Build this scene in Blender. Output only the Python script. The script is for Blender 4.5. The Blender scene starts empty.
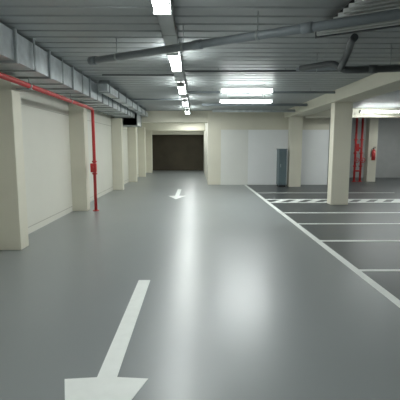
import bpy, bmesh, math, random
from mathutils import Vector, Matrix
random.seed(3)
S = bpy.context.scene
S.view_settings.view_transform = 'Standard'

# ---------------- materials ----------------
def mat(name, col, rough=0.6, metal=0.0, var=0.12, scale=2.0, bump=0.0, bscale=40, emit=None, estr=0, rvar=0.0, coat=0.0, detail=6):
    m = bpy.data.materials.new(name); m.use_nodes = True
    nt = m.node_tree; b = nt.nodes['Principled BSDF']
    b.inputs['Roughness'].default_value = rough
    b.inputs['Metallic'].default_value = metal
    b.inputs['Coat Weight'].default_value = coat
    b.inputs['Coat Roughness'].default_value = 0.3
    tc = nt.nodes.new('ShaderNodeTexCoord')
    n = nt.nodes.new('ShaderNodeTexNoise'); n.inputs['Scale'].default_value = scale; n.inputs['Detail'].default_value = detail
    nt.links.new(tc.outputs['Object'], n.inputs['Vector'])
    r = nt.nodes.new('ShaderNodeValToRGB')
    r.color_ramp.elements[0].position = 0.3; r.color_ramp.elements[1].position = 0.7
    r.color_ramp.elements[0].color = (*[c*(1-var) for c in col], 1)
    r.color_ramp.elements[1].color = (*[min(1, c*(1+var)) for c in col], 1)
    nt.links.new(n.outputs['Fac'], r.inputs['Fac']); nt.links.new(r.outputs['Color'], b.inputs['Base Color'])
    if rvar:
        mr = nt.nodes.new('ShaderNodeMapRange')
        mr.inputs['From Min'].default_value = .3; mr.inputs['From Max'].default_value = .7
        mr.inputs['To Min'].default_value = rough-rvar; mr.inputs['To Max'].default_value = rough+rvar
        nt.links.new(n.outputs['Fac'], mr.inputs['Value']); nt.links.new(mr.outputs['Result'], b.inputs['Roughness'])
    if bump:
        n2 = nt.nodes.new('ShaderNodeTexNoise'); n2.inputs['Scale'].default_value = bscale; n2.inputs['Detail'].default_value = 4
        nt.links.new(tc.outputs['Object'], n2.inputs['Vector'])
        bp = nt.nodes.new('ShaderNodeBump'); bp.inputs['Strength'].default_value = bump; bp.inputs['Distance'].default_value = 0.01
        nt.links.new(n2.outputs['Fac'], bp.inputs['Height']); nt.links.new(bp.outputs['Normal'], b.inputs['Normal'])
    if emit:
        b.inputs['Emission Color'].default_value = (*emit, 1); b.inputs['Emission Strength'].default_value = estr
    return m

M_floor = mat('epoxy_floor', (0.222, 0.242, 0.243), 0.36, var=0.04, scale=0.5, detail=2, coat=0.3, rvar=0.03)
M_asph = mat('parking_asphalt', (0.070, 0.078, 0.079), 0.40, var=0.08, scale=0.8, detail=3, coat=.1)
M_white = mat('road_paint', (0.80, 0.83, 0.80), 0.45, var=0.03, scale=9)
M_ceil = mat('ceiling_deck', (0.36, 0.385, 0.39), 0.45, var=0.06, scale=0.8)
M_cream = mat('cream_paint', (0.69, 0.67, 0.56), 0.6, var=0.03, scale=1.5)
M_wall = mat('wall_paint', (0.68, 0.675, 0.60), 0.65, var=0.03, scale=0.8)
M_wwall = mat('white_wall_paint', (0.82, 0.84, 0.84), 0.6, var=0.02, scale=1.0)
M_wwall_shade = mat('white_wall_shaded', (0.74, 0.75, 0.71), 0.6, var=0.02, scale=1.0)  # same white wall, slightly duller: soft shadow put into the colour
M_joint = mat('panel_joint', (0.45, 0.44, 0.38), 0.8)
M_dark = mat('dark_brown_wall', (0.062, 0.052, 0.034), 0.8, var=0.18, scale=1.2, bump=0.1, bscale=12, detail=3)
M_gwall = mat('grey_wall', (0.40, 0.41, 0.40), 0.7, var=0.06)
M_galv = mat('galvanised_steel', (0.60, 0.64, 0.66), 0.36, metal=0.5, var=0.14, scale=7, rvar=0.06)
M_galvd = mat('galvanised_flange', (0.36, 0.39, 0.40), 0.4, metal=0.5, var=0.1, scale=7)
M_red = mat('red_paint', (0.50, 0.035, 0.035), 0.35, var=0.1)
M_pvc = mat('grey_pvc', (0.22, 0.25, 0.27), 0.45, var=0.06)
M_dpipe = mat('dark_pipe', (0.075, 0.085, 0.09), 0.4, var=0.12)
M_black = mat('rubber_black', (0.02, 0.02, 0.022), 0.6)
M_lampb = mat('lamp_body', (0.80, 0.82, 0.81), 0.4, var=0.02)
M_slat = mat('slat_metal', (0.55, 0.57, 0.56), 0.4, var=0.02)
M_tube = mat('lamp_tube', (1, 1, 1), 0.3, var=0.0, emit=(0.95, 1.0, 0.98), estr=38)
M_teal = mat('cabinet_paint', (0.10, 0.145, 0.16), 0.4, var=0.1)
M_tray = mat('cable_tray_steel', (0.50, 0.52, 0.52), 0.4, metal=0.3, var=0.06)

# ---------------- mesh builder ----------------
class B:
    def __init__(s): s.bm = bmesh.new(); s.mats = []
    def mi(s, m):
        if m not in s.mats: s.mats.append(m)
        return s.mats.index(m)
    def box(s, x0, x1, y0, y1, z0, z1, m, bev=0.0, M=None):
        r = bmesh.ops.create_cube(s.bm, size=1)
        vs = r['verts']
        for v in vs:
            v.co = Vector(((x0+x1)/2+v.co.x*(x1-x0), (y0+y1)/2+v.co.y*(y1-y0), (z0+z1)/2+v.co.z*(z1-z0)))
            if M: v.co = M @ v.co
        fs = {f for v in vs for f in v.link_faces}
        i = s.mi(m)
        for f in fs: f.material_index = i
        if bev:
            es = {e for v in vs for e in v.link_edges}
            rr = bmesh.ops.bevel(s.bm, geom=list(es), offset=bev, segments=2, affect='EDGES', profile=0.5)
            for f in rr['faces']: f.material_index = i
        return s
    def cyl(s, p0, p1, r, m, seg=20, r2=None):
        p0 = Vector(p0); p1 = Vector(p1); d = p1-p0
        q = Vector((0, 0, 1)).rotation_difference(d.normalized()).to_matrix().to_4x4()
        Mx = Matrix.Translation((p0+p1)/2) @ q
        rr = bmesh.ops.create_cone(s.bm, cap_ends=True, segments=seg, radius1=r, radius2=r if r2 is None else r2, depth=d.length, matrix=Mx)
        i = s.mi(m)
        for f in {f for v in rr['verts'] for f in v.link_faces}:
            f.material_index = i; f.smooth = len(f.verts) == 4
        return s
    def tube(s, pts, r, m, seg=16, bend=0.15):
        P = [Vector(p) for p in pts]; path = [P[0]]
        for a, b, c in zip(P, P[1:], P[2:]):
            d1 = (a-b); d2 = (c-b); k = min(bend, d1.length*.45, d2.length*.45)
            s0 = b+d1.normalized()*k; s1 = b+d2.normalized()*k
            for t in [i/8 for i in range(9)]:
                path.append(s0*(1-t)**2+b*2*t*(1-t)+s1*t*t)
        path.append(P[-1])
        i = s.mi(m); rings = []
        up = None
        for k, p in enumerate(path):
            d = (path[min(k+1, len(path)-1)]-path[max(k-1, 0)]).normalized()
            if up is None:
                up = Vector((0, 0, 1)) if abs(d.z) < .9 else Vector((1, 0, 0))
            sd = d.cross(up).normalized(); up = sd.cross(d).normalized()
            rings.append([s.bm.verts.new(p+sd*math.cos(a)*r+up*math.sin(a)*r) for a in [2*math.pi*j/seg for j in range(seg)]])
        for A, Bn in zip(rings, rings[1:]):
            for j in range(seg):
                f = s.bm.faces.new((A[j], A[(j+1) % seg], Bn[(j+1) % seg], Bn[j])); f.material_index = i; f.smooth = True
        for R in (rings[0], rings[-1]):
            f = s.bm.faces.new(R); f.material_index = i
        return s
    def poly(s, pts, z, h, m):
        i = s.mi(m)
        top = [s.bm.verts.new((x, y, z+h)) for x, y in pts]
        f = s.bm.faces.new(top); f.material_index = i
        bot = [s.bm.verts.new((x, y, z)) for x, y in pts]
        f = s.bm.faces.new(bot[::-1]); f.material_index = i
        n = len(pts)
        for k in range(n):
            f = s.bm.faces.new((bot[k], bot[(k+1) % n], top[(k+1) % n], top[k])); f.material_index = i
        return s
    def done(s, name, loc=(0, 0, 0)):
        bmesh.ops.recalc_face_normals(s.bm, faces=s.bm.faces)
        me = bpy.data.meshes.new(name)
        L = Vector(loc)
        for v in s.bm.verts: v.co -= L
        s.bm.to_mesh(me); s.bm.free()
        for m in s.mats: me.materials.append(m)
        o = bpy.data.objects.new(name, me); o.location = L
        S.collection.objects.link(o); return o

CZ = 3.10
XL = -3.10
XR = 12.0
YB = 27.5; Y0 = -5.0
YD = Y0+.1

# ---------------- shell ----------------
B().box(XL-.3, 2.1, Y0-.3, YB+.3, -.3, 0, M_floor).box(2.1, XR+.3, Y0-.3, YB+.3, -.3, 0, M_asph).done('floor')

b = B(); i = b.mi(M_ceil)
y = Y0-.3; prof = []
while y < YB+.3:
    prof += [(y, CZ), (y+.235, CZ), (y+.25, CZ+.02), (y+.285, CZ+.02), (y+.30, CZ)]
    y += .30
x0, x1 = XL-.3, XR+.3
pv = None
for (yy, zz) in prof:
    c = (b.bm.verts.new((x0, yy, zz)), b.bm.verts.new((x1, yy, zz)))
    if pv and (c[0].co-pv[0].co).length > 1e-4:
        f = b.bm.faces.new((pv[0], pv[1], c[1], c[0])); f.material_index = i
    pv = c
b.box(x0, x1, Y0-.3, YB+.3, CZ+.06, CZ+.3, M_ceil)
b.done('ceiling')

b = B().box(XL-.3, XL, Y0, YB, 0, CZ, M_wall)
for zz in (0.12, 2.35):
    b.box(XL-.01, XL+.004, Y0, YB, zz, zz+.015, M_joint)
b.done('wall_left')
B().box(XL-.3, XR+.3, Y0-.3, Y0, 0, CZ, M_wall).done('wall_rear')
B().box(XR, XR+.3, Y0, YB, 0, CZ, M_gwall).done('wall_right')
B().box(XL, 0.52, YB, YB+.3, 0, CZ, M_dark).done('wall_back')
b = B().box(1.05, 5.6, 17.0, 17.25, 0, CZ, M_wwall)
b.box(5.35, 5.6, 17.25, 21.0, 0, CZ, M_wwall)
b.box(1.05, 5.6, 16.985, 17.0, 2.32, CZ, M_cream)
b.box(1.05, 2.2, 16.99, 17.0, 0, 2.32, M_wwall_shade)  # left part of the white wall, its shade painted in
b.done('wall_partition')
B().box(5.6, XR, 21.0, 21.3, 0, CZ, M_gwall).done('wall_far_right')
B().box(0.52, 0.80, 17.6, YB+.3, 0, CZ, M_wall).done('wall_corridor')

# ---------------- columns ----------------
def column(x0, x1, y0, y1, z1):
    return B().box(x0, x1, y0, y1, 0, z1, M_cream, bev=0.012).done('concrete_column', ((x0+x1)/2, (y0+y1)/2, 0))
for yy in (0.8, 6.12, 9.96, 14.9, 18.4, 21.6, 25.0):
    column(XL, -2.73, yy, yy+.30, 2.65)
for yy in (1.2, 6.1, 11.0, 16.1):
    column(3.75, 4.24, yy, yy+.32, 2.80)
column(0.50, 1.05, 17.0, 17.6, CZ)
column(7.9, 8.3, 18.4, 18.8, CZ)

# ---------------- beams ----------------
B().box(3.68, 4.31, Y0, 16.98, 2.80, CZ, M_cream, bev=.01).done('ceiling_beam')
B().box(XL, 0.50, 17.1, 17.5, 2.62, CZ, M_cream, bev=.01).done('ceiling_beam')
B().box(XL, 0.52, 22.6, 23.0, 2.50, CZ, M_cream, bev=.01).done('ceiling_beam')
B().box(XL, 0.52, 27.0, 27.5, 2.42, CZ, M_cream, bev=.01).done('ceiling_beam')
B().box(4.31, XR, 15.9, 16.3, 2.75, CZ, M_cream, bev=.01).done('ceiling_beam')

# ---------------- air duct ----------------
b = B()
b.box(-2.95, -2.31, YD, 15.4, 2.69, 3.06, M_galv)
yy = YD+.6
while yy < 15.3:
    b.box(-2.98, -2.28, yy, yy+.025, 2.66, 3.09, M_galvd)
    b.box(-2.98, -2.28, yy+.035, yy+.06, 2.66, 3.09, M_galv)
    b.box(-2.275, -2.26, yy+.55, yy+.59, 2.66, CZ-.002, M_galvd)
    b.box(-2.97, -2.26, yy+.55, yy+.59, 2.655, 2.675, M_galvd)
    yy += 1.2
b.box(-3.0, -2.24, 15.4, 16.6, 2.42, 3.08, M_galv)
b.box(-3.02, -2.22, 15.4, 15.44, 2.40, 3.09, M_galvd)
b.box(-3.02, -2.22, 16.56, 16.6, 2.40, 3.09, M_galvd)
b.done('air_duct')
b = B()
b.box(-2.18, -1.98, 9.2, 16.9, 2.84, 3.00, M_galv)
for k in range(7):
    b.box(-2.20, -1.96, 9.4+k*1.1, 9.43+k*1.1, 2.82, CZ-.002, M_galvd)
b.done('branch_duct')

# ---------------- red sprinkler pipe ----------------
b = B()
b.tube([(-2.53, YD, 2.52), (-2.53, 10.02, 2.52), (-2.53, 10.02, 0.0)], .038, M_red, bend=.12)
for yy in (0.95, 6.27):
    b.box(-2.728, -2.49, yy-.02, yy+.02, 2.46, 2.48, M_galvd)
for yy in (-2., 0.95, 3.6, 6.27, 8.3):
    b.cyl((-2.53, yy, 2.52), (-2.53, yy, 2.65), .008, M_galvd, 8)
    b.cyl((-2.53, yy-.02, 2.52), (-2.53, yy+.02, 2.52), .048, M_galvd)
px, py = -2.53, 10.02
b.cyl((px, py, 0), (px, py, .02), .08, M_red)
b.cyl((px, py, 1.00), (px, py, 1.16), .058, M_red)
b.cyl((px, py, 1.22), (px, py, 1.26), .060, M_red)
b.cyl((px, py, .92), (px, py, .96), .060, M_red)
b.box(px-.07, px+.07, py-.14, py-.04, 0.98, 1.20, M_red, bev=.01)
b.cyl((px, py-.20, 1.1), (px, py-.12, 1.1), .02, M_red)
b.done('sprinkler_pipe')

# ---------------- central cable tray ----------------
LX = -0.33
def tray(ya, yb):
    b = B()
    b.box(LX-.09, LX+.09, ya, yb, 3.00, 3.008, M_tray)
    b.box(LX-.09, LX-.083, ya, yb, 3.00, 3.05, M_tray)
    b.box(LX+.083, LX+.09, ya, yb, 3.00, 3.05, M_tray)
    y = ya+.2
    while y < yb-.1:
        b.box(LX-.1, LX+.1, y, y+.03, 2.995, CZ-.002, M_tray); y += 1.0
    for dx in (-.05, -.02, .02, .05):
        b.cyl((LX+dx, ya+.01, 3.022), (LX+dx, yb-.01, 3.022), .012, M_black, 8)
    b.done('cable_tray')
tray(YD, 17.05); tray(17.55, 22.55)

# ---------------- fluorescent lamps ----------------
def lamp(cx, cy, cz, along='y', L=1.25, power=22, hang=None):
    b = B()
    M = Matrix.Translation((cx, cy, cz))
    if along == 'x': M = M @ Matrix.Rotation(math.pi/2, 4, 'Z')
    h = L/2
    b.box(-.03, .03, -h, h, .0, .045, M_lampb, M=M)
    for ys in (-h, h-.03):
        b.box(-.085, .085, ys, ys+.03, -.045, .045, M_lampb, M=M)
    for sx in (-.055, .055):
        p0 = M @ Vector((sx, -h+.03, -.02)); p1 = M @ Vector((sx, h-.03, -.02))
        b.cyl(p0, p1, .017, M_tube, 12)
    for yy in (-h*.7, h*.7):
        p = M @ Vector((0, yy, .04)); b.cyl(p, (p.x, p.y, hang or 2.995), .006, M_galvd, 8)
    o = b.done('fluorescent_lamp', (cx, cy, cz))
    ld = bpy.data.lights.new('tube_light', 'AREA'); ld.shape = 'RECTANGLE'
    ld.size = .12 if along == 'y' else L-.08; ld.size_y = L-.08 if along == 'y' else .12
    ld.energy = power; ld.color = (.96, 1., .975)
    lo = bpy.data.objects.new('tube_light', ld); S.collection.objects.link(lo)
    lo.parent = o; lo.location = (0, 0, -.042)
    return o
for k in range(-2, 8):
    lamp(LX, 3.55+3.0*k, 2.94, power=30 if k > 0 else 20)
for (x, y) in ((1.45, 11.9), (1.2, 9.7), (6.9, 15.2), (6.9, 10.4), (6.9, 5.2), (6.9, 0.4), (9.8, 18.0)):
    lamp(x, y, 2.92, 'x', L=1.55 if y != 9.7 else 1.25, power=24 if y == 15.2 else 32, hang=CZ-.002)

# ---------------- drain pipe diagonal ----------------
b = B()
A = Vector((-1.52, 6.05, 2.84)); C = Vector((2.9, 3.33, 2.84)); d = (C-A).normalized()
b.cyl(A, C, .048, M_pvc, 24)
b.cyl(A-d*.02, A+d*.10, .060, M_pvc, 24)
for t in (1.75, 3.1, 4.4):
    b.cyl(A+d*t, A+d*(t+.12), .057, M_pvc, 24)
for t in (.5, 1.6, 2.6):
    p = A+d*t; b.cyl(p, (p.x, p.y, CZ-.002), .006, M_galvd, 8); b.cyl(p-d*.015, p+d*.015, .054, M_galvd, 20)
E = C+d*.35
b.tube([C, E, (E.x, E.y, CZ-.002)], .048, M_pvc, bend=.1)
b.done('drain_pipe')

# ---------------- slatted ventilation rack (upper right) ----------------
ang = math.atan2(d.y, d.x)
RZ = 2.97
b = B()
M = Matrix.Translation((1.50, 5.15, RZ)) @ Matrix.Rotation(ang, 4, 'Z')
for k in range(11):
    s0 = .075*k
    b.box(s0+.02, s0+1.9, -.11-k*.115, -.06-k*.115, -.03, .01, M_slat, M=M)
b.poly([tuple((M @ Vector(q))[:2]) for q in ((0, 0, 0), (1.9, 0, 0), (2.72, -1.3, 0), (.82, -1.3, 0))], RZ+.03, .01, M_black)  # black sheet added above the slats, stands in for shade in the gaps
b.box(-.02, 1.92, -.03, 0.0, -.04, .04, M_dpipe, M=M)
b.box(.80, 2.75, -1.33, -1.30, -.04, .04, M_dpipe, M=M)
b.box(.95, 1.0, -1.3, -.03, .01, .03, M_dpipe, M=M)
b.box(1.7, 1.75, -1.3, -.03, .01, .03, M_dpipe, M=M)
for xx in (.96, 1.71):
    for yy in (-1.1, -.2):
        b.box(xx, xx+.02, yy, yy+.02, .04, CZ-.002-RZ, M_dpipe, M=M)
b.done('ventilation_rack')

# ---------------- dark pipes to the right ----------------
b = B()
b.tube([(1.75, 6.9, 2.90), (2.15, 6.45, 2.90), (2.25, 6.3, 2.76), (3.60, 6.0, 2.76)], .05, M_dpipe, bend=.14)
b.tube([(2.22, 6.32, 2.80), (2.2, 6.0, 2.95), (2.1, 5.6, 3.02), (2.1, 5.5, 3.04)], .05, M_dpipe, bend=.12)
b.tube([(1.8, 7.4, 2.98), (3.6, 7.1, 2.98)], .035, M_pvc)
b.cyl((2.6, 6.2, 2.76), (2.72, 6.17, 2.76), .062, M_dpipe)
for p in ((2.9, 6.15), (1.95, 6.66)):
    b.cyl((*p, 2.78), (*p, CZ-.002), .006, M_galvd, 8)
b.done('service_pipe')

def conduit(p0, p1, r, m):
    b = B(); b.cyl(p0, p1, r, m, 14)
    P0 = Vector(p0); P1 = Vector(p1); n = max(2, int((P1-P0).length/1.2))
    for k in range(n):
        p = P0.lerp(P1, (k+.5)/n); b.cyl(p, (p.x, p.y, CZ-.002), .006, M_galvd, 8)
    b.done('ceiling_conduit')
conduit((-0.2, 7.9, 3.03), (3.6, 7.75, 3.03), .018, M_dpipe)
conduit((-0.2, 10.6, 3.0), (3.6, 10.6, 3.0), .03, M_pvc)
conduit((.2, 13.2, 2.95), (3.6, 13.2, 2.95), .045, M_pvc)
conduit((-1.9, 8.4, 3.05), (-.45, 8.4, 3.05), .015, M_dpipe)
conduit((-1.9, 12.4, 3.03), (-.45, 12.4, 3.03), .02, M_pvc)
conduit((.6, 14.8, 2.9), (3.6, 14.8, 2.9), .05, M_galv)

# ---------------- floor markings ----------------
def arrow(y):
    x = -.625; b = B()
    b.poly([(x-.07, y), (x-.07, y-2.06), (x-.29, y-2.08), (x, y-2.95), (x+.29, y-2.08), (x+.07, y-2.06), (x+.07, y)], 0, .003, M_white)
    b.done('floor_arrow_marking')
arrow(4.68); arrow(15.2)
B().box(2.04, 2.14, -4.9, 16.95, 0, .004, M_white).done('lane_line_marking')
for yy, w in ((3.0, .1), (5.0, .08), (6.65, .1), (8.2, .08), (9.6, .1), (13.9, .1)):
    B().box(2.14, 7.0, yy, yy+w, 0, .003, M_white).done('parking_bay_line')
b = B()
b.box(2.14, 7.0, 11.42, 11.55, 0, .003, M_white); b.box(2.14, 7.0, 12.1, 12.25, 0, .003, M_white)
for k in range(9):
    b.poly([(2.2+k*.5, 11.55), (2.45+k*.5, 11.55), (2.85+k*.5, 12.1), (2.6+k*.5, 12.1)], 0, .003, M_white)
b.done('hatched_walkway_marking')

# ---------------- cabinet ----------------
b = B()
b.box(3.32, 3.62, 16.0, 16.5, .08, 1.50, M_teal, bev=.01)
b.box(3.34, 3.60, 16.03, 16.47, 0, .08, M_black)
b.box(3.35, 3.59, 15.985, 16.0, .14, 1.42, M_teal, bev=.004)
b.box(3.30, 3.64, 15.98, 16.52, 1.50, 1.53, M_teal)
b.box(3.37, 3.39, 15.96, 15.985, .8, .92, M_galvd)
b.done('electrical_cabinet')

# ---------------- fire valve manifold ----------------
b = B()
for x in (7.35, 7.62):
    b.tube([(x, 18.5, 0), (x, 18.5, 3.0)], .05, M_red)
    b.cyl((x, 18.5, 0), (x, 18.5, .03), .10, M_red)
    for z in (.7, 1.3, 1.9):
        b.cyl((x, 18.5, z), (x, 18.5, z+.05), .09, M_red)
    b.cyl((x, 18.5, 1.0), (x, 18.3, 1.0), .03, M_red)
    for k in range(8):
        a = k*math.pi/4
        p = Vector((x+.11*math.cos(a), 18.28, 1.0+.11*math.sin(a))); a2 = a+math.pi/4
        q = Vector((x+.11*math.cos(a2), 18.28, 1.0+.11*math.sin(a2)))
        b.cyl(p, q, .015, M_red, 8)
        if k % 2 == 0: b.cyl((x, 18.28, 1.0), p, .01, M_red, 8)
b.tube([(7.35, 18.5, 1.55), (7.62, 18.5, 1.55)], .05, M_red)
b.tube([(7.35, 18.5, .5), (7.62, 18.5, .5)], .04, M_red)
b.box(7.28, 7.46, 18.34, 18.46, 1.4, 1.75, M_red, bev=.01)
b.done('fire_valve_manifold')

# fire extinguisher on the far pillar
b = B()
ex, ey, ez = 8.10, 18.28, 1.0
b.cyl((ex, ey, ez), (ex, ey, ez+.42), .085, M_red, 24)
b.cyl((ex, ey, ez+.42), (ex, ey, ez+.50), .085, M_red, 24, r2=.03)
b.cyl((ex, ey, ez+.50), (ex, ey, ez+.55), .025, M_black, 12)
b.box(ex-.02, ex+.09, ey-.015, ey+.015, ez+.55, ez+.57, M_black)
b.box(ex-.02, ex+.10, ey-.015, ey+.015, ez+.59, ez+.605, M_black)
b.tube([(ex-.02, ey, ez+.53), (ex-.12, ey, ez+.50), (ex-.12, ey, ez+.15)], .012, M_black, 8, bend=.05)
b.box(ex-.05, ex+.05, ey+.08, 18.398, ez+.2, ez+.35, M_galvd)
b.done('fire_extinguisher')

# ---------------- world + camera ----------------
w = bpy.data.worlds.new('world'); S.world = w; w.use_nodes = True
w.node_tree.nodes['Background'].inputs[0].default_value = (.5, .55, .55, 1)
w.node_tree.nodes['Background'].inputs[1].default_value = .1
cd = bpy.data.cameras.new('camera'); cd.lens = 36; cd.sensor_width = 36; cd.clip_start = .05
co = bpy.data.objects.new('camera', cd); S.collection.objects.link(co)
co.location = (0, 0, 1.6); co.rotation_euler = (math.radians(90-7.55), 0, -0.01)
S.camera = co
